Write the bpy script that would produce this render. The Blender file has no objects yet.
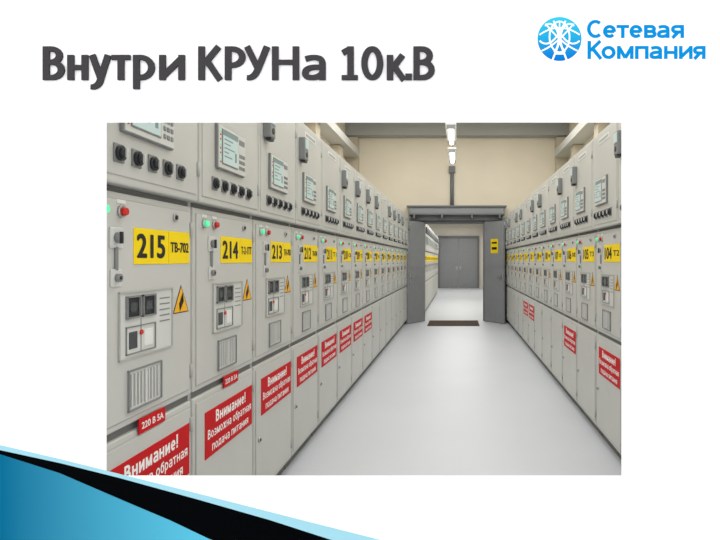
import bpy, bmesh, math, random
from mathutils import Vector, Matrix
random.seed(4)
scene = bpy.context.scene
COL = scene.collection
scene.view_settings.view_transform = 'Standard'
scene.view_settings.look = 'None'

# ------------------------------------------------------------ materials
def lin(c):
    c = c/255.0
    return c/12.92 if c <= 0.04045 else ((c+0.055)/1.055)**2.4
MATS = {}
def mat(name, rgb, rough=0.5, metal=0.0, emit=0.0, noise=0.0, nscale=6.0, spec=0.35, grad=None):
    if name in MATS: return MATS[name]
    m = bpy.data.materials.new(name); m.use_nodes = True
    nt = m.node_tree; b = nt.nodes['Principled BSDF']
    col = (lin(rgb[0]), lin(rgb[1]), lin(rgb[2]), 1)
    b.inputs['Base Color'].default_value = col
    b.inputs['Roughness'].default_value = rough
    b.inputs['Metallic'].default_value = metal
    b.inputs['Specular IOR Level'].default_value = spec
    if emit > 0:
        b.inputs['Emission Color'].default_value = col
        b.inputs['Emission Strength'].default_value = emit
    if noise > 0:
        tc = nt.nodes.new('ShaderNodeTexCoord'); n = nt.nodes.new('ShaderNodeTexNoise')
        n.inputs['Scale'].default_value = nscale; n.inputs['Detail'].default_value = 3
        r = nt.nodes.new('ShaderNodeValToRGB')
        r.color_ramp.elements[0].position = .3; r.color_ramp.elements[1].position = .7
        r.color_ramp.elements[0].color = tuple(c*(1-noise) for c in col[:3])+(1,)
        r.color_ramp.elements[1].color = tuple(min(1, c*(1+noise)) for c in col[:3])+(1,)
        nt.links.new(tc.outputs['Object'], n.inputs['Vector'])
        nt.links.new(n.outputs['Fac'], r.inputs['Fac'])
        nt.links.new(r.outputs['Color'], b.inputs['Base Color'])
    if grad:   # (axis, lo, hi, rgb2)
        ax, lo, hi, c2 = grad
        tc = nt.nodes.new('ShaderNodeTexCoord'); s = nt.nodes.new('ShaderNodeSeparateXYZ')
        mr = nt.nodes.new('ShaderNodeMapRange')
        mr.inputs['From Min'].default_value = lo; mr.inputs['From Max'].default_value = hi
        r = nt.nodes.new('ShaderNodeValToRGB')
        r.color_ramp.elements[0].color = col
        r.color_ramp.elements[1].color = (lin(c2[0]), lin(c2[1]), lin(c2[2]), 1)
        nt.links.new(tc.outputs['Object'], s.inputs[0])
        nt.links.new(s.outputs[ax], mr.inputs['Value'])
        nt.links.new(mr.outputs['Result'], r.inputs['Fac'])
        nt.links.new(r.outputs['Color'], b.inputs['Base Color'])
    MATS[name] = m
    return m

M_body  = mat('cabinet_body_paint', (174,175,171), .5, noise=.03)
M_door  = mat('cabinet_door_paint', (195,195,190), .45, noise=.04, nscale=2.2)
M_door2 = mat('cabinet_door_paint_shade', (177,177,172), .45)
M_plint = mat('plinth_dark', (112,112,110), .6)
M_dark  = mat('dark_plastic', (42,44,46), .45)
M_mid   = mat('grey_plastic', (128,130,130), .45)
M_lite  = mat('light_grey_plastic', (206,207,203), .45)
M_white = mat('white_plastic', (226,227,224), .4)
M_lcd   = mat('lcd_screen', (196,218,218), .3)
M_lcdt  = mat('lcd_trace', (120,146,148), .4)
M_yel   = mat('yellow_plate', (246,214,20), .6, spec=.15)
M_blk   = mat('black_print', (28,26,20), .6)
M_red   = mat('red_sign', (196,22,28), .6, spec=.12)
M_wht   = mat('white_print', (244,240,238), .6)
M_org   = mat('orange_hazard', (240,176,30), .5)
M_green = mat('green_lamp', (90,225,160), .3, emit=.5)
M_redl  = mat('red_lamp', (190,34,24), .3, emit=.1)
M_chr   = mat('bright_metal', (190,190,190), .3, metal=.9)
M_glass = mat('dark_pane', (70,76,78), .2)
M_pane  = mat('pale_pane', (150,153,150), .3)
M_wallw = mat('slide_white', (253,253,253), .9, spec=0.0)
M_cream = mat('cream_wall_paint', (233,224,204), .85, noise=.03, nscale=1.2)
M_ceil  = mat('ceiling_paint', (222,222,218), .85)
M_beam  = mat('beam_grey', (200,199,193), .7)
M_beamd = mat('beam_dark_grey', (168,169,166), .7)
M_floor = mat('floor_polymer', (195,198,202), .42, noise=.02, nscale=1.0, spec=.3)
M_doorg = mat('steel_door_grey', (142,144,147), .5, noise=.03)
M_doord = mat('steel_door_trim', (116,118,121), .5)
M_hood  = mat('header_grey', (126,130,132), .5)
M_mat   = mat('mat_rubber', (92,78,66), .9, noise=.2, nscale=40)
M_tube  = mat('lamp_tube', (255,252,244), .4, emit=2.4)
M_room2 = mat('far_wall_paint', (230,225,214), .8, noise=.02)
M_title = mat('title_letters', (62,60,62), .7, spec=.1)
M_logo  = mat('logo_letters', (0,136,205), .6, spec=.03)

# ------------------------------------------------------------ mesh builder
TXT = {}
def glyphs(s):
    if s in TXT: return TXT[s]
    cu = bpy.data.curves.new('tmp_text', 'FONT'); cu.body = s; cu.size = 1
    cu.resolution_u = 4
    ob = bpy.data.objects.new('tmp_text', cu); COL.objects.link(ob)
    dg = bpy.context.evaluated_depsgraph_get(); dg.update()
    me = bpy.data.meshes.new_from_object(ob.evaluated_get(dg))
    v = [tuple(p.co) for p in me.vertices]; f = [tuple(p.vertices) for p in me.polygons]
    bpy.data.objects.remove(ob); bpy.data.curves.remove(cu); bpy.data.meshes.remove(me)
    TXT[s] = (v, f); return v, f

class MB:
    def __init__(s): s.bm = bmesh.new(); s.mats = []; s.n = 0
    def mi(s, m):
        if m not in s.mats: s.mats.append(m)
        return s.mats.index(m)
    def merge(s, other, m):
        i = s.mi(m)
        vm = {v: s.bm.verts.new(v.co) for v in other.verts}
        for f in other.faces:
            try:
                nf = s.bm.faces.new([vm[v] for v in f.verts]); nf.material_index = i; nf.smooth = f.smooth
            except ValueError: pass
        other.free()
    def box(s, x0,x1,y0,y1,z0,z1, m, bev=0.0, seg=2):
        t = bmesh.new(); bmesh.ops.create_cube(t, size=1)
        for v in t.verts:
            v.co = Vector(((x0+x1)/2+v.co.x*(x1-x0), (y0+y1)/2+v.co.y*(y1-y0), (z0+z1)/2+v.co.z*(z1-z0)))
        if bev > 0: bmesh.ops.bevel(t, geom=list(t.edges), offset=bev, segments=seg, affect='EDGES', profile=.5)
        s.merge(t, m)
    def cyl(s, c, r, L, m, axis='x', seg=16, r2=None):
        t = bmesh.new()
        bmesh.ops.create_cone(t, cap_ends=True, segments=seg, radius1=r, radius2=r if r2 is None else r2, depth=L)
        R = {'x': Matrix.Rotation(math.pi/2,3,'Y'), 'y': Matrix.Rotation(-math.pi/2,3,'X'), 'z': Matrix.Identity(3)}[axis]
        for v in t.verts: v.co = R @ v.co + Vector(c)
        for f in t.faces: f.smooth = len(f.verts) == 4
        s.merge(t, m)
    def poly(s, pts, x0, x1, m):
        t = bmesh.new()
        a = [t.verts.new((x1, p[0], p[1])) for p in pts]; b = [t.verts.new((x0, p[0], p[1])) for p in pts]
        t.faces.new(a); t.faces.new(b[::-1])
        n = len(pts)
        for i in range(n): t.faces.new([a[i], b[i], b[(i+1)%n], a[(i+1)%n]])
        bmesh.ops.triangulate(t, faces=[f for f in t.faces if len(f.verts) > 4])
        bmesh.ops.recalc_face_normals(t, faces=list(t.faces))
        s.merge(t, m)
    def text(s, st, y0,y1,z0,z1, x, m, bold=0.0):
        v, f = glyphs(st)
        if not v: return
        ax = min(p[0] for p in v); bx = max(p[0] for p in v); ay = min(p[1] for p in v); by = max(p[1] for p in v)
        i = s.mi(m)
        vb = bold*.6
        sh = [(0,0)]
        if bold > 0:
            sh = [(bold*math.cos(a), vb*math.sin(a)) for a in [k*math.pi/4+.3926 for k in range(8)]]+[(bold,0),(-bold,0),(0,0)]
        y0 += bold; y1 -= bold; z0 += vb; z1 -= vb
        for n, (dy, dz) in enumerate(sh):
            e = n*6e-5
            vs = [s.bm.verts.new((x+e, y0+dy+(p[0]-ax)/(bx-ax)*(y1-y0), z0+dz+(p[1]-ay)/(by-ay)*(z1-z0))) for p in v]
            for q in f:
                try: nf = s.bm.faces.new([vs[k] for k in q]); nf.material_index = i
                except ValueError: pass
    def ribbon(s, pts, w, x0, x1, m, solid=True):
        """mitred stroke made of slabs; every slab sits a hair above the one before so none are coplanar"""
        P_ = [pts[0]]; W_ = [w[0] if isinstance(w, list) else w]
        for i in range(1, len(pts)):
            if (Vector(pts[i])-Vector(P_[-1])).length > 1e-6: P_.append(pts[i]); W_.append(w[i] if isinstance(w, list) else w)
        n = len(P_); closed = n > 3 and (Vector(P_[0])-Vector(P_[-1])).length < 1e-6
        E = []
        for i in range(n):
            p = Vector(P_[i])
            a = Vector(P_[i-1]) if i > 0 else (Vector(P_[-2]) if closed else None)
            b = Vector(P_[i+1]) if i < n-1 else (Vector(P_[1]) if closed else None)
            d1 = (p-a).normalized() if a is not None else (b-p).normalized()
            d2 = (b-p).normalized() if b is not None else d1
            d = d1+d2
            d = d.normalized() if d.length > .3 else d1
            k = 1/max(.75, d.dot(d1)); nn = Vector((-d.y, d.x))*W_[i]*k/2
            E.append((p+nn, p-nn))
        mi = s.mi(m)
        for i in range(n-1):
            (a, b), (c, d) = E[i], E[i+1]
            dr = Vector(P_[i+1])-Vector(P_[i])
            if (c-a).dot(dr) <= 0: c = a+dr*.02
            if (d-b).dot(dr) <= 0: d = b+dr*.02
            h = x1+s.n*1.3e-5; s.n += 1
            if solid: s.poly([tuple(a), tuple(b), tuple(d), tuple(c)], x0, h, m)
            else:
                f = s.bm.faces.new([s.bm.verts.new((h, q_.x, q_.y)) for q_ in (a,b,d,c)]); f.material_index = mi
    def mesh(s, name, recentre=None):
        me = bpy.data.meshes.new(name)
        if recentre is not None:
            for v in s.bm.verts: v.co -= Vector(recentre)
        s.bm.to_mesh(me); s.bm.free()
        for m in s.mats: me.materials.append(m)
        return me

def add(name, me, parent=None, loc=(0,0,0), rot=0.0, **props):
    o = bpy.data.objects.new(name, me); COL.objects.link(o)
    o.location = loc; o.rotation_euler = (0,0,rot)
    if parent: o.parent = parent
    for k, v in props.items(): o[k] = v
    return o

# ------------------------------------------------------------ key numbers
F = 560.0; HX, HY = 457.0, 260.0; H = 1.46; HW = 1.15; D = 1.6; P = .73; Y0 = 1.70
WX = 2.62; YE = 13.42; ZC = 4.70

# ------------------------------------------------------------ room shell
def sbox(name, x0,x1,y0,y1,z0,z1, m, **p):
    b = MB(); c = ((x0+x1)/2, (y0+y1)/2, z0)
    b.box(x0,x1,y0,y1,z0,z1,m)
    p.setdefault('kind','structure')
    return add(name, b.mesh(name, c), loc=c, **p)

fl = sbox('floor', -3.2,3.2,-2.5,29.6,-.1,0, M_floor, label="light grey polished polymer floor of the switchgear hall", category="floor")
sbox('ceiling', -2.8,2.8,1.6,YE+.15,ZC,ZC+.1, M_ceil, label="pale painted ceiling of the switchgear hall", category="ceiling")
sbox('wall_left', -WX-.15,-WX,1.66,YE,0,ZC, M_cream, label="cream painted side wall behind the cabinets", category="wall")
sbox('wall_right', WX,WX+.15,1.66,YE,0,ZC, M_cream, label="cream painted side wall behind the cabinets", category="wall")
ox0, ox1, oz = -.79, .65, 2.37
b = MB()
b.box(-2.8,ox0,YE,YE+.15,0,ZC,M_cream); b.box(ox1,2.8,YE,YE+.15,0,ZC,M_cream); b.box(ox0,ox1,YE,YE+.15,oz,ZC,M_cream)
add('wall_back', b.mesh('wall_back',(0,YE,0)), loc=(0,YE,0), kind='structure', label="cream end wall with a wide doorway", category="wall")
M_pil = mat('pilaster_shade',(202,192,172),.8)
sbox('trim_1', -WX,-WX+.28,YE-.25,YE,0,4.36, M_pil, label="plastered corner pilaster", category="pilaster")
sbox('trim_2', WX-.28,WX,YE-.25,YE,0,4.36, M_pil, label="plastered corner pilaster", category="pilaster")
sbox('trim_3', -WX,WX,YE-.32,YE,4.38,ZC, M_beamd, label="grey concrete ceiling beam along the end wall", category="beam")
sbox('trim_6', -WX,-WX+.34,1.7,YE-.33,3.86,4.02, M_beam, label="pale ledge beam running along the side wall", category="beam")
sbox('trim_7', WX-.34,WX,1.7,YE-.33,3.86,4.02, M_beam, label="pale ledge beam running along the side wall", category="beam")
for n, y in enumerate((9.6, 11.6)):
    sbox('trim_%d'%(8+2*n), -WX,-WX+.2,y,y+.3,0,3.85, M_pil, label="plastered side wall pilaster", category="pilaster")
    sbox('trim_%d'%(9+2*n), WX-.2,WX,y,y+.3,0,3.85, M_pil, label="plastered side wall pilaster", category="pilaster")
b = MB()
b.box(ox0-.02,ox0+.02,YE-.03,YE+.17,0,oz,M_doord,.005); b.box(ox1-.02,ox1+.02,YE-.03,YE+.17,0,oz,M_doord,.005)
b.box(ox0-.02,ox1+.02,YE-.03,YE+.17,oz-.04,oz+.03,M_doord,.005)
add('trim_4', b.mesh('trim_4',(0,YE,0)), loc=(0,YE,0), kind='structure', label="grey steel door casing", category="door frame")
sbox('wall_far', -2.6,1.6,29.25,29.4,0,3.3, M_room2, label="pale far wall of the adjoining hall", category="wall")
sbox('wall_far_left', -2.6,-2.5,YE+.15,29.25,0,3.3, M_room2, label="pale side wall of the adjoining hall", category="wall")
sbox('wall_far_right', 1.4,1.5,YE+.15,29.25,0,3.3, M_room2, label="pale side wall of the adjoining hall", category="wall")
sbox('ceiling_far', -2.6,1.6,YE+.15,29.4,3.3,3.4, M_ceil, label="white ceiling of the adjoining hall", category="ceiling")

# white slide background built as a wall with rectangular opening (splayed towards the room)
def wx(px): return (px-HX)/F*D
def wz(py): return H+(HY-py)/F*D
b = MB(); bm = b.bm; b.mi(M_wallw)
def ring(x0,x1,z0,z1,y): return [bm.verts.new((x0,y,z0)), bm.verts.new((x1,y,z0)), bm.verts.new((x1,y,z1)), bm.verts.new((x0,y,z1))]
T = .06; k = (D+T)/D
fo = ring(-3.2,3.2,0,ZC+.1,D); bo = ring(-3.2,3.2,0,ZC+.1,D+T)
fi = ring(wx(106.5),wx(621.5),wz(475.5),wz(122.5),D)
bi = ring(wx(106.5)*k-.012,wx(621.5)*k+.012,H+(wz(475.5)-H)*k-.012,H+(wz(122.5)-H)*k+.012,D+T)
for i in range(4):
    j = (i+1)%4
    bm.faces.new([fo[i],fo[j],fi[j],fi[i]]); bm.faces.new([bo[j],bo[i],bi[i],bi[j]])
    bm.faces.new([fi[i],fi[j],bi[j],bi[i]]); bm.faces.new([fo[j],fo[i],bo[i],bo[j]])
bmesh.ops.recalc_face_normals(bm, faces=list(bm.faces))
add('wall_slide', b.mesh('wall_slide',(0,D,0)), loc=(0,D,0), kind='structure', label="white slide background built as a wall with a rectangular opening into the hall", category="wall")

# ------------------------------------------------------------ stroke lettering
RW = -math.pi/2
S1 = D/F
def wall_obj(name, b, c, **p):
    return add(name, b.mesh(name,(0,c[0],c[1])), loc=(c[0], D, c[1]), rot=RW, **p)
def bz(p0,p1,p2,n=10): return [((1-t)**2*p0[0]+2*t*(1-t)*p1[0]+t*t*p2[0], (1-t)**2*p0[1]+2*t*(1-t)*p1[1]+t*t*p2[1]) for t in [i/n for i in range(n+1)]]
def arc(x,y,rx,ry,a0,a1,n=22): return [(x+rx*math.cos(math.radians(a0+(a1-a0)*i/n)), y-ry*math.sin(math.radians(a0+(a1-a0)*i/n))) for i in range(n+1)]
def bowl(xl, xr, yt, yb):
    rx = min((yb-yt)*.62, (xr-xl)*.72); return [(xl,yt)]+arc(xr-rx,(yt+yb)/2,rx,(yb-yt)/2,90,-90,10)+[(xl,yb)]
def strokes(st, x, T, B, xh, VW, HWD, W):
    """strokes of one humanist letter; T cap top, B baseline, xh top of small letters, W width"""
    v = VW/2; h = HWD/2; R = x+W-v; L = x+v; M = (T+B)/2; s = (B-T)/33.5; m = (xh+B)/2
    if st == 'В': return [[(L,T),(L,B)], bowl(L,R-1.8*W/20,T+h,M-h*.4), bowl(L,R,M-h*.4,B-h)]
    if st == 'н': return [[(L,xh),(L,B)], [(R,xh),(R,B)], [(L,m),(R,m)]]
    if st == 'Н': return [[(L,T),(L,B)], [(R,T),(R,B)], [(L,M-h*.4),(R,M-h*.4)]]
    if st == 'у': return [[(x+v*.8,xh),(x+W*.53,B-s)], [(x+W-v*.8,xh),(x+W*.52,B-s)]+bz((x+W*.50,B+s),(x+W*.36,B+7.5*s),(x+W*.06,B+6.8*s))]
    if st == 'т': return [[(x,xh+h),(x+W,xh+h)], [(x+W/2,xh),(x+W/2,B)]]
    if st == 'р': return [[(L,xh),(L,B+9*s)], bowl(L,R,xh+h,B-h)]
    if st == 'и': return [[(L,xh),(L,B)], [(R,xh),(R,B)], [(L,B-v),(R,xh+v)]]
    if st == 'К': return [[(L,T),(L,B)], [(x+W-v,T),(x+v*1.8,M+s)], [(x+W*.38,M-2*s),(x+W-v*.6,B)]]
    if st == 'к': return [[(L,xh),(L,B)], [(x+W-v,xh),(x+v*1.8,m+s)], [(x+W*.38,m-1.5*s),(x+W-v*.6,B)]]
    if st == 'Р': return [[(L,T),(L,B)], bowl(L,R,T+h,M+2*s)]
    if st == 'У': return [[(x+v*.8,T),(x+W*.52,B-12*s)], [(x+W-v*.8,T),(x+W*.56,B-12*s)]+bz((x+W*.52,B-10*s),(x+W*.38,B-1.5*s),(x+W*.1,B-h))]
    if st == 'а':
        return [bz((x+W*.14,xh+h+1.6*s),(x+W*.4,xh+h-.6*s),(x+W*.62,xh+h+.2*s),5)+bz((x+W*.68,xh+h+.6*s),(R,xh+h+1.5*s),(R,xh+9*s),6)+[(R,B)],
        [(R,m-.4*s)]+bz((x+W*.55,m-.3*s),(x+v,m+.3*s),(x+v,B-7*s),7)+bz((x+v,B-6*s),(x+v+.6*s,B-h),(x+W*.42,B-h),6)+bz((x+W*.5,B-h),(x+W*.7,B-h-.6*s),(R,B-6.5*s),5)]
    if st == '1': return [[(x+W*.55,T),(x+W*.55,B)], [(x+W*.5,T+h),(x+W*.05,T+6.5*s)], [(x,B-h),(x+W,B-h)]]
    if st == '0': return [arc(x+W/2,M,W/2-v,(B-T)/2-h,90,450,30)]
    if st == '.': return [[(x+W/2,B-VW),(x+W/2,B)]]
    if st == '!': return [[(x+W/2,T),(x+W/2,B-9*s)], [(x+W/2,B-VW),(x+W/2,B)]]
    if st == 'С': return [arc(x+W*.56,M,W*.56-v,(B-T)/2-h,48,312,20)]
    if st == 'е': return [[(x+v,m),(R,m)], arc(x+W/2,m,W/2-v,(B-xh)/2-h,-4,318,20)]
    if st == 'в': return [[(L,xh),(L,B)], bowl(L,R-1*W/20,xh+h,m), bowl(L,R,m,B-h)]
    if st == 'з': return [bowl(x+W*.15,R-1*W/20,xh+h,m), bowl(x+W*.35,R,m,B-h)[:-1]+[(x+W*.05,B-h)]]
    if st == 'я': return [[(R,xh),(R,B)], [(2*x+W-p[0], p[1]) for p in bowl(L,R,xh+h,m+s)], [(x+W*.55,m+s),(x+v*.8,B)]]
    if st == 'о': return [arc(x+W/2,m,W/2-v,(B-xh)/2-h,90,450,22)]
    if st == 'м': return [[(L,xh),(L,B)], [(R,xh),(R,B)], [(L,xh+h*.5),(x+W/2,B-2*s)], [(R,xh+h*.5),(x+W/2,B-2*s)]]
    if st == 'п': return [[(L,xh),(L,B)], [(R,xh),(R,B)], [(L,xh+h),(R,xh+h)]]
    if st == 'ж': return [[(x+W/2,xh),(x+W/2,B)], [(x+v,xh),(x+W-v,B)], [(x+W-v,xh),(x+v,B)]]
    if st == 'б': return [arc(x+W/2,m,W/2-v,(B-xh)/2-h,90,450,20), bz((L,m),(L,T+4*s),(x+W*.55,T+h+2*s),6)+[(x+W*.9,T+h)]]
    if st == 'д': return [[(x+W*.3,xh),(x+W*.22,B-4*s)], [(R-s,xh),(R-s,B-4*s)], [(x+W*.28,xh+h),(R-s,xh+h)], [(x,B-4*s),(x+W,B-4*s)], [(x+v,B-4*s),(x+v,B+3*s)], [(x+W-v,B-4*s),(x+W-v,B+3*s)]]
    if st == 'ч': return [[(R,xh),(R,B)], [(L,xh),(L,m-s)]+bz((L,m),(L+s,m+3*s),(x+W*.5,m+3*s),4)+[(R,m+2*s)]]
    return []
def lay(b, items, T, B, xh, VW, HWD, fx, fz, sc, x0, x1, m, solid):
    for ch, x, W in items:
        b.n = 0
        for st in strokes(ch, x, T, B, xh, VW, HWD, W):
            pts = [(fx(a), fz(c)) for a, c in st]; ws = []
            for i in range(len(pts)):
                a = pts[max(0,i-1)]; c = pts[min(len(pts)-1,i+1)]
                d = Vector((c[0]-a[0], c[1]-a[1])); L_ = d.length or 1
                ws.append((HWD+(VW-HWD)*abs(d.y)/L_)*sc)
            b.ribbon(pts, ws, x0, x1, m, solid)
def lettering(items, T, B, xh, VW, HWD, m, dep, label):
    b = MB(); lay(b, items, T, B, xh, VW, HWD, wx, wz, S1, .0003, dep, m, True)
    x0 = items[0][1]; x1 = items[-1][1]+items[-1][2]
    wall_obj('wall_lettering', b, (wx((x0+x1)/2), wz(B)), label=label, category="lettering")
WID = {'В':20,'м':23,'ж':26,'!':7,' ':9,'о':20,'д':22}
def signline(b, st, y0, y1, zb, zt, x, m, heavy=6.5):
    items = []; cx_ = 0
    for ch in st:
        w_ = WID.get(ch, 19)
        if ch != ' ': items.append((ch, cx_, w_))
        cx_ += w_+3.2
    tot = cx_-3.2; sx = (y1-y0)/tot; sz = (zt-zb)/33.5
    lay(b, items, 0, 33.5, 9, heavy, heavy*.8, lambda a: y0+a*sx, lambda c: zb+(33.5-c)*sz, (sx+sz)/2, 0, x, m, False)

TT = (47, 80.5, 55.5, 6.4, 4.9)
lettering([('В',44,21.5),('н',68.5,20.5),('у',90.5,21),('т',112.5,18.5),('р',134,21.5),('и',160,25.5)], *TT, M_title, .006, "raised dark grey title word on the white slide wall")
lettering([('К',199,23.5),('Р',225.5,20.5),('У',245,25),('Н',272.5,27),('а',302.5,23.5)], *TT, M_title, .006, "raised dark grey title word in capitals on the white slide wall")
lettering([('1',342,16),('0',361.5,22),('к',387,19),('.',406.5,4.5),('В',413.5,21.5)], *TT, M_title, .006, "raised dark grey voltage rating on the white slide wall")
lettering([('С',587,15),('е',603,13),('т',616.5,12.5),('е',629.5,13),('в',644,12.5),('а',657,12.5),('я',671,13)], 20,38,25,3.5,3.1, M_logo, .0008, "bright blue company word beside the round emblem")
lettering([('К',587.5,14.5),('о',601.5,14),('м',617,16.5),('п',635,13.5),('а',649.5,12.5),('н',664,13.5),('и',679,13.5),('я',693,12.5)], 41,59,46,3.5,3.1, M_logo, .0008, "bright blue company word below the first one")
# emblem: filled cyan disc crossed by white bands
M_emb = mat('emblem_blue', (0,110,200), .6, spec=.03, grad=('Z',0.0,.13,(50,195,222)))
cx, cy = 559.5, 39
b = MB()
b.poly([(wx(x), wz(y)) for x, y in arc(cx,cy,22,22,0,360,48)[:-1]], .0002,.0005, M_emb)
def E(pts, w=1.8, m=M_wallw): b.ribbon([(wx(x), wz(y)) for x, y in pts], w*S1, .0004, .0007, m)
E(arc(cx,cy-2,10,15.5,0,360,28),1.6); E(arc(cx-10,cy,9,15,-60,120,16),1.6); E(arc(cx+10,cy,9,15,60,240,16),1.6)
for sg in (-1,1):
    X = lambda v: cx+sg*v
    E(bz((X(20),41),(X(8),52),(X(-6),21)),1.6); E(bz((X(18),51),(X(3),45),(X(-14),24)),1.5)
E(bz((539.5,35),(559,21),(579.5,35)),1.4)
E([(cx,22),(cx,44)],1.2); E([(cx-7,60),(cx-.8,44)],1.8); E([(cx+7,60),(cx+.8,44)],1.8); E([(cx-5,54),(cx+5,54)],1.4)
wall_obj('wall_emblem', b, (wx(cx), wz(61)), label="round blue web-like pylon emblem beside the company words", category="emblem")
# swoosh
M_sw1 = mat('swoosh_teal', (0,104,142), .7, spec=.05, grad=('Y',-.42,.32,(100,205,232)))
M_sw2 = mat('swoosh_black', (3,4,6), .8, spec=.02)
M_sw3 = mat('swoosh_pale', (160,212,226), .7, spec=.05)
def q(l): return [(wx(x), wz(y)) for x, y in l]
b = MB()
b.poly(q([(-60,430),(0,445),(60,459),(120,474),(200,494),(290,517),(385,541),(440,556),(380,556),(200,503),(60,465),(0,450),(-60,438)]), .0001,.0006, M_sw3)
b.poly(q([(-60,438),(0,450),(60,463),(120,478),(200,500),(270,520),(335,541),(380,556),(240,556),(215,541),(130,505),(60,478),(0,458),(-60,442)]), .0001,.0010, M_sw2)
b.poly(q([(-60,440),(0,454),(60,473),(125,501),(170,520),(214,541),(240,556),(-60,556)]), .0001,.0014, M_sw1)
wall_obj('wall_graphic', b, (wx(150), wz(556)), label="sweeping teal and black curved band on the slide wall", category="wall graphic")

# ------------------------------------------------------------ cabinet part meshes (local: x outward, y width, z up)
def bodymesh():
    b = MB()
    b.box(-1.30,-.03,.002,P-.002,.08,2.44,M_body,.006)
    b.box(-1.27,-.05,.01,P-.01,0,.08,M_plint)
    b.box(-.031,-.012,.002,.012,.08,2.44,M_body); b.box(-.031,-.012,P-.012,P-.002,.08,2.44,M_body)
    b.box(-.031,-.016,.01,P-.01,.852,.882,M_plint); b.box(-.031,-.016,.01,P-.01,1.690,1.712,M_plint)
    return b.mesh('cabinet_body')
def doormesh(z0,z1,name,x=0.0,frame=True):
    b = MB()
    b.box(-.029,x,.009,P-.009,z0,z1,M_door,.006,3)
    if frame:
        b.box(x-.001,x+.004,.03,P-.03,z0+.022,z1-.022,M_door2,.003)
        b.box(x,x+.0055,.034,P-.034,z0+.026,z1-.026,M_door,.002)
    for hz in (z0+.1, z1-.1): b.cyl((x+.004,P-.016,hz),.007,.06,M_door2,'z',10)
    return b.mesh(name)
def upmesh():
    b = MB()
    b.box(-.029,.03,.006,P-.006,1.712,2.46,M_door,.008,3)
    b.box(.029,.034,.028,P-.028,1.74,2.435,M_door,.003)
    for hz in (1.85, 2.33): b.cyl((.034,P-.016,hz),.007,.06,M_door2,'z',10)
    return b.mesh('instrument_compartment')
ME = {}
ME['body'] = bodymesh(); ME['up'] = upmesh()
ME['mid'] = doormesh(.882,1.690,'middle_door'); ME['low'] = doormesh(.09,.852,'lower_door')
UX = .034
def knobmesh():
    b = MB()
    b.box(0,.005,-.029,.029,-.031,.031,M_mid,.003)
    b.cyl((.009,0,0),.025,.012,M_dark,'x',22); b.cyl((.019,0,0),.019,.014,M_dark,'x',22,.015)
    b.box(.024,.033,-.0035,.0035,-.015,.015,M_lite,.002)
    return b.mesh('selector_knob')
ME['knob'] = knobmesh()
def relaymesh():
    b = MB(); y0,y1,z0,z1 = .15,.48,1.885,2.095
    b.box(UX-.002,UX+.014,y0,y1,z0,z1,M_mid,.004); b.box(UX+.012,UX+.018,y0+.006,y1-.006,z0+.006,z1-.006,M_lite,.002)
    for i in range(8): b.cyl((UX+.019,y0+.02,z1-.03-i*.021),.004,.003,M_green if i%3==0 else M_redl,'x',8)
    for i in range(3):
        for j in range(3): b.box(UX+.016,UX+.021,y0+.245+j*.026,y0+.263+j*.026,z0+.03+i*.03,z0+.048+i*.03,M_mid,.002)
    b.box(UX+.016,UX+.02,y0+.245,y1-.02,z1-.055,z1-.03,M_mid)
    return b.mesh('relay_terminal')
ME['relay'] = relaymesh()
def lcdmesh():
    b = MB(); X = UX+.017; y0,y1,z0,z1 = .185,.375,1.91,2.075
    b.box(X,X+.004,y0,y1,z0,z1,M_mid,.001); b.box(X+.003,X+.0055,y0+.006,y1-.006,z0+.006,z1-.006,M_lcd)
    b.box(X+.005,X+.006,y0+.006,y1-.006,z1-.028,z1-.006,M_lcdt)
    for i, L in enumerate((.10,.07,.12,.05,.09)): b.box(X+.005,X+.006,y0+.02,y0+.02+L,z1-.048-i*.020,z1-.042-i*.020,M_lcdt)
    b.box(X+.005,X+.006,y0+.145,y0+.165,z0+.03,z0+.075,M_lcdt)
    return b.mesh('lcd_screen')
ME['lcd'] = lcdmesh()
def metermesh():
    b = MB()
    b.box(UX-.002,UX+.045,.06,.15,2.17,2.33,M_mid,.008,3); b.box(UX+.043,UX+.049,.068,.142,2.25,2.318,M_lcd,.002)
    b.cyl((UX+.046,.105,2.21),.018,.008,M_dark,'x',16); b.box(UX+.01,UX+.04,.075,.135,2.155,2.172,M_dark)
    return b.mesh('energy_meter')
ME['meter'] = metermesh()
def tagmesh():
    b = MB(); b.box(UX-.001,UX+.003,.22,.52,2.36,2.405,M_white,.001)
    for i in range(9): b.box(UX+.003,UX+.0036,.24+i*.03,.258+i*.03,2.372,2.393,M_mid)
    return b.mesh('name_strip')
ME['tag'] = tagmesh()
def lampmesh(m,name):
    b = MB(); b.cyl((.005,0,0),.021,.01,M_chr,'x',20); b.cyl((.016,0,0),.016,.014,m,'x',20,.012)
    b.box(0,.003,-.024,.024,.027,.04,M_white); return b.mesh(name)
ME['lg'] = lampmesh(M_green,'green_lamp'); ME['lr'] = lampmesh(M_redl,'red_lamp')
def handlemesh():
    b = MB()
    b.box(0,.006,-.035,.035,.03,.10,M_lite,.003); b.cyl((.012,0,.065),.018,.014,M_mid,'x',16); b.box(.016,.026,-.006,.006,.045,.085,M_dark,.002)
    b.box(0,.006,-.03,.03,-.10,-.04,M_lite,.003); b.cyl((.012,0,-.07),.014,.014,M_mid,'x',16); b.cyl((.018,0,-.07),.006,.006,M_dark,'x',10)
    b.box(0,.008,-.008,.008,-.045,.035,M_mid,.003)
    return b.mesh('lock_handle')
ME['handle'] = handlemesh()
def keymesh():
    b = MB(); b.cyl((.004,0,0),.016,.008,M_chr,'x',16); b.cyl((.009,0,0),.009,.004,M_dark,'x',12)
    return b.mesh('key_lock')
ME['key'] = keymesh()
MX = .0055
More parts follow.
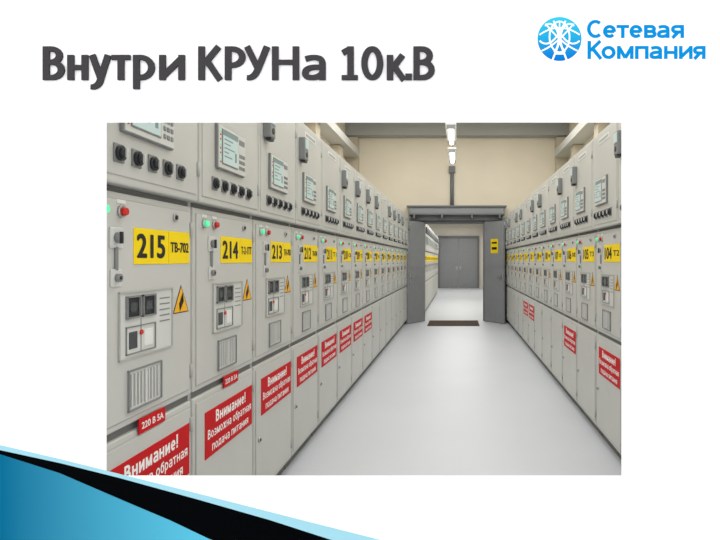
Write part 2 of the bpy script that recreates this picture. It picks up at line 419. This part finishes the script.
def frame(b, y0,y1,z0,z1,t,x0,x1,m):
    b.box(x0,x1,y0,y1,z0,z0+t,m); b.box(x0,x1,y0,y1,z1-t,z1,m); b.box(x0,x1,y0,y0+t,z0,z1,m); b.box(x0,x1,y1-t,y1,z0,z1,m)
def mimicmesh():
    b = MB(); y0,y1,z0,z1 = .19,.545,1.115,1.35
    b.box(MX-.001,MX+.002,y0,y1,z0,z1,M_lite,.001); frame(b,y0,y1,z0,z1,.005,MX,MX+.007,M_door2)
    for yy in (y0+.045,y0+.145):
        frame(b,yy-.006,yy+.081,z1-.096,z1-.016,.006,MX,MX+.010,M_mid)
        b.box(MX+.001,MX+.004,yy,yy+.075,z1-.09,z1-.022,M_dark,.001); b.box(MX+.0035,MX+.0055,yy+.02,yy+.06,z1-.072,z1-.04,M_glass)
    b.box(MX+.001,MX+.0032,y0+.132,y0+.136,z0+.015,z1-.10,M_mid)
    frame(b,y0+.04,y0+.23,z0+.014,z0+.112,.004,MX+.001,MX+.006,M_mid)
    b.box(MX+.001,MX+.004,y0+.06,y0+.11,z0+.032,z0+.092,M_glass,.001); b.box(MX+.001,MX+.005,y0+.155,y0+.21,z0+.032,z0+.092,M_white,.001)
    b.cyl((MX+.005,y0+.134,z0+.085),.009,.005,M_redl,'x',14)
    for i in range(5): b.box(MX+.001,MX+.003,y0+.262,y1-.02,z1-.04-i*.022,z1-.035-i*.022,M_mid)
    return b.mesh('mimic_panel')
ME['mimic'] = mimicmesh()
def hazmesh():
    b = MB(); cy, cz, r = .62, 1.28, .068
    tri = lambda k: [(cy+k*r*math.sin(a), cz+k*r*math.cos(a)) for a in (0, -2*math.pi/3, 2*math.pi/3)]
    b.poly(tri(1.12),MX,MX+.0015,M_blk); b.poly(tri(1.0),MX+.001,MX+.002,M_org)
    bolt = [(.012,.045),(-.018,-.002),(-.002,-.002),(-.012,-.032),(.02,.008),(.003,.008)]
    b.poly([(cy+p[0],cz+p[1]) for p in bolt],MX+.0015,MX+.003,M_blk)
    return b.mesh('hazard_sign')
ME['haz'] = hazmesh()
def viewmesh():
    b = MB(); y0,y1,z0,z1 = .24,.46,.930,1.075
    b.box(MX-.001,MX+.004,y0,y1,z0,z1,M_lite,.002); frame(b,y0,y1,z0,z1,.006,MX+.002,MX+.009,M_mid)
    b.box(MX+.003,MX+.005,y0+.015,y1-.015,z0+.015,z1-.015,M_pane)
    for i in range(9): b.box(MX+.004,MX+.008,y0+.02+i*.0215,y0+.026+i*.0215,z0+.015,z1-.015,M_lite)
    b.box(MX+.004,MX+.009,y0+.104,y0+.116,z0+.01,z1-.01,M_lite)
    return b.mesh('inspection_window')
ME['view'] = viewmesh()
def warnmesh():
    b = MB(); y0,y1,z0,z1 = .11,.69,.55,.765
    b.box(MX-.001,MX+.003,y0,y1,z0,z1,M_red,.001)
    signline(b,'Внимание!',.22,.59,.695,.750,MX+.0036,M_wht,6.5)
    signline(b,'Возможна обратная',.135,.67,.635,.678,MX+.0036,M_wht,5.5)
    signline(b,'подача питания',.18,.63,.571,.613,MX+.0036,M_wht,5.5)
    return b.mesh('warning_sign')
ME['warn'] = warnmesh()
def smallmesh():
    b = MB(); b.box(MX-.001,MX+.004,.31,.49,.832,.887,M_red,.001); b.text('220 B 5A',.325,.475,.847,.872,MX+.0046,M_wht,.001)
    return b.mesh('small_red_label')
ME['small'] = smallmesh()
def platemesh(num, sub):
    b = MB()
    b.box(MX-.001,MX+.003,.28,.515,1.445,1.575,M_yel,.001); b.box(MX-.001,MX+.003,.52,.69,1.445,1.575,M_yel,.001)
    b.text(num,.295,.49,1.466,1.556,MX+.0036,M_blk,.005); b.text(sub,.53,.68,1.490,1.532,MX+.0036,M_blk,.002)
    return b.mesh('number_plate')
def farplate():
    b = MB(); b.box(MX-.001,MX+.012,.12,.66,1.42,1.60,M_yel,.002)
    for y in (.2,.3,.4,.5): b.box(MX+.012,MX+.0135,y,y+.05,1.46,1.55,M_blk)
    return b.mesh('number_plate')
ME['farplate'] = farplate()

def cabinet(y, side, num, sub, warn=True, far=False, small=False, meter=True, group="switchgear cabinets along the hall", label=None, hw=HW):
    r = bpy.data.objects.new('switchgear_cabinet', None); COL.objects.link(r); r.empty_display_size = .3
    if side < 0: r.location = (-hw, y, 0)
    else: r.location = (hw, y+P, 0); r.rotation_euler = (0,0,math.pi)
    r['category'] = 'electrical cabinet'; r['group'] = group
    r['label'] = label or "light grey steel switchgear cabinet with yellow number plate"
    if warn and not label: r['label'] = "light grey switchgear cabinet with yellow number plate and red warning sign"
    add('cabinet_body', ME['body'], r)
    up = add('instrument_compartment', ME['up'], r); mid = add('middle_door', ME['mid'], r); low = add('lower_door', ME['low'], r)
    add('number_plate', ME['farplate'] if far else platemesh(num, sub), mid, label="yellow plate with black digits")
    add('relay_terminal', ME['relay'], up); add('lcd_screen', ME['lcd'], up, label="pale display")
    if meter: add('energy_meter', ME['meter'], up)
    if not far: add('name_strip', ME['tag'], up)
    add('mimic_panel', ME['mimic'], mid)
    if far: return r
    for i in range(5): add('selector_knob', ME['knob'], up, loc=(UX,.145+i*.102,1.812), label="round black rotary switch")
    add('indicator_lamp', ME['lg'], mid, loc=(MX,.10,1.625), label="green indicator lamp")
    add('indicator_lamp', ME['lr'], mid, loc=(MX,.205,1.625), label="red indicator lamp")
    add('lock_handle', ME['handle'], mid, loc=(MX,.175,1.47)); add('key_lock', ME['key'], mid, loc=(MX,.57,1.632))
    add('hazard_sign', ME['haz'], mid, label="yellow triangle with lightning bolt")
    add('inspection_window', ME['view'], mid)
    if warn: add('warning_sign', ME['warn'], low, label="red sign with white writing")
    if small: add('small_red_label', ME['small'], low, label="small red label with white writing")
    add('key_lock', ME['key'], low, loc=(MX,.08,.42))
    return r
subs = ['TB-702','T-2-1TT','TH-703','TH-704','T1','CB','T2','T3']
for i in range(16):
    cabinet(Y0+i*P, -1, str(215-i), subs[i%8], warn=(i < 8), small=(i<2), meter=(i%5 != 4))
for i in range(2,16):
    cabinet(Y0+i*P, 1, str(101+i), subs[(i+3)%8], warn=i in (3,5,9,10), meter=(i%3 != 0))
for i in range(14):
    cabinet(14.7+i*P, -1, '', '', warn=False, far=True, hw=.86, group="cabinets in the adjoining hall", label="light grey switchgear cabinet in the adjoining hall")

# ------------------------------------------------------------ doors
def leaf(name, W, Hh, sgn, sign, label):
    b = MB(); a0, a1 = sorted((0, sgn*W))
    b.box(a0,a1,-.05,0,.01,Hh,M_doorg,.006)
    b.box(a0+.06,a1-.06,-.056,-.049,.12,Hh*.48,M_doorg,.004); b.box(a0+.06,a1-.06,-.056,-.049,Hh*.54,Hh-.12,M_doorg,.004)
    hx = sgn*(W-.07)
    b.box(hx-.02,hx+.02,-.065,-.05,.95,1.15,M_chr,.004); b.cyl((hx,-.08,1.08),.008,.06,M_chr,'y',10); b.box(min(hx,hx-sgn*.12),max(hx,hx-sgn*.12),-.105,-.09,1.07,1.09,M_chr,.004)
    if sign:
        c = sgn*W*.55
        b.box(c-.13,c+.13,-.061,-.055,1.62,1.95,M_yel,.002)
        b.box(c-.09,c+.09,-.063,-.06,1.84,1.88,M_blk); b.box(c-.09,c+.09,-.063,-.06,1.70,1.76,M_blk)
    return add(name, b.mesh(name), kind='structure', label=label, category='door')
d = leaf('door_1', .70, 2.36, -1, False, "grey steel door leaf standing open"); d.location = (ox0-.02, YE-.05, 0); d.rotation_euler = (0,0,math.radians(60))
d = leaf('door_2', .70, 2.36, 1, True, "grey steel door leaf standing open with yellow sign"); d.location = (ox1+.04, YE-.05, 0); d.rotation_euler = (0,0,math.radians(-54))
d = leaf('door_3', .97, 2.6, 1, False, "grey steel door leaf, closed"); d.location = (-.90, 29.24, 0)
d = leaf('door_4', .97, 2.6, -1, False, "grey steel door leaf, closed"); d.location = (1.06, 29.24, 0)
b = MB(); b.box(-.99,-.90,29.12,29.25,0,2.61,M_doord,.01); b.box(1.06,1.15,29.12,29.25,0,2.61,M_doord,.01); b.box(-.99,1.15,29.12,29.25,2.61,2.72,M_doord,.01)
add('trim_5', b.mesh('trim_5',(0,29.2,0)), loc=(0,29.2,0), kind='structure', label="grey steel frame of the far double door", category="door frame")
# header box above doorway
b = MB()
b.box(-1.14,1.12,YE-.32,YE-.01,2.52,2.70,M_hood,.01); b.box(-1.18,1.16,YE-.36,YE-.01,2.70,2.735,M_doord,.004)
b.box(-1.10,1.08,YE-.325,YE-.31,2.56,2.66,M_doorg,.004)
for x in (-1.0,-.35,.35,1.0): b.box(x-.02,x+.02,YE-.34,YE-.01,2.44,2.53,M_doord)
b.box(-1.1,1.08,YE-.14,YE-.01,2.40,2.52,M_doord)
add('door_header_box', b.mesh('door_header_box',(0,YE,2.5)), loc=(0,YE,2.5), label="long grey steel housing mounted above the doorway", category="door housing")
# mat
b = MB(); b.box(-.66,.50,-.55,.5,0,.014,M_mat,.004)
for i in range(22): b.box(-.64,.48,-.52+i*.045,-.50+i*.045,.013,.018,M_mat)
add('door_mat', b.mesh('door_mat'), loc=(0,YE-.5,0), label="dark brown ribbed mat lying in front of the doorway", category="mat")
# conduit on end wall
b = MB(); b.cyl((0,-.045,.45),.045,.9,M_doord,'z',14); b.box(-.075,.075,-.10,0,.80,.96,M_doord,.01)
add('cable_conduit', b.mesh('cable_conduit'), loc=(-.12,YE,2.74), label="dark grey cable conduit with junction box on the end wall", category="conduit")

# ------------------------------------------------------------ luminaires and added fill lights
ZL = 3.66
def lum():
    b = MB(); b.box(-.09,.09,-.62,.62,0,.04,M_lite,.006)
    for y in (-.62,.605): b.box(-.07,.07,y,y+.015,-.06,.01,M_mid)
    for y in (-.4,.4): b.cyl((0,y,.04+(ZC-ZL-.04)/2),.006,ZC-ZL-.04,M_mid,'z',8)
    return b.mesh('ceiling_luminaire')
LB = lum()
b = MB(); b.cyl((0,0,0),.042,1.2,M_tube,'y',20)
TB = b.mesh('lamp_tube')
for y in (2.9,4.6,6.3,8.0,9.75,11.75):
    l = add('ceiling_luminaire', LB, loc=(-.10,y,ZL), label="white suspended fluorescent lamp, lit", category="ceiling lamp", group="suspended lamps along the hall")
    add('lamp_tube', TB, l, loc=(0,0,-.035), label="glowing tube")

def area(loc, sx, sy, e, rot=(0,0,0), c=(1,1,1)):  # wide soft fill added under the ceilings, no fixture modelled
    L = bpy.data.lights.new('hall_fill_light','AREA'); L.shape = 'RECTANGLE'; L.size = sx; L.size_y = sy; L.energy = e; L.color = c
    o = bpy.data.objects.new('hall_fill_light', L); COL.objects.link(o); o.location = loc; o.rotation_euler = rot
    return o
area((0,3.6,4.62), 4.6, 3.4, 116, c=(1,.997,.985))
area((0,7.2,4.62), 4.6, 3.4, 122, c=(1,.997,.985))
area((0,10.3,4.62), 4.6, 2.2, 108, c=(1,.997,.985))
area((.1,17.5,3.2), 1.6, 6.0, 105, c=(1,.995,.98))
area((.1,25,3.2), 1.6, 6.0, 105, c=(1,.995,.98))
w = bpy.data.worlds.new('World'); scene.world = w; w.use_nodes = True
w.node_tree.nodes['Background'].inputs[0].default_value = (1,1,1,1)
w.node_tree.nodes['Background'].inputs[1].default_value = 1.45

# ------------------------------------------------------------ camera
cam = bpy.data.cameras.new('camera'); co = bpy.data.objects.new('camera', cam); COL.objects.link(co)
co.location = (0,0,H); co.rotation_euler = (math.pi/2,0,0)
cam.sensor_width = 36; cam.lens = F/720*36
cam.shift_x = -(HX-360)/720; cam.shift_y = -(270-HY)/720
cam.clip_start = .05
scene.camera = co
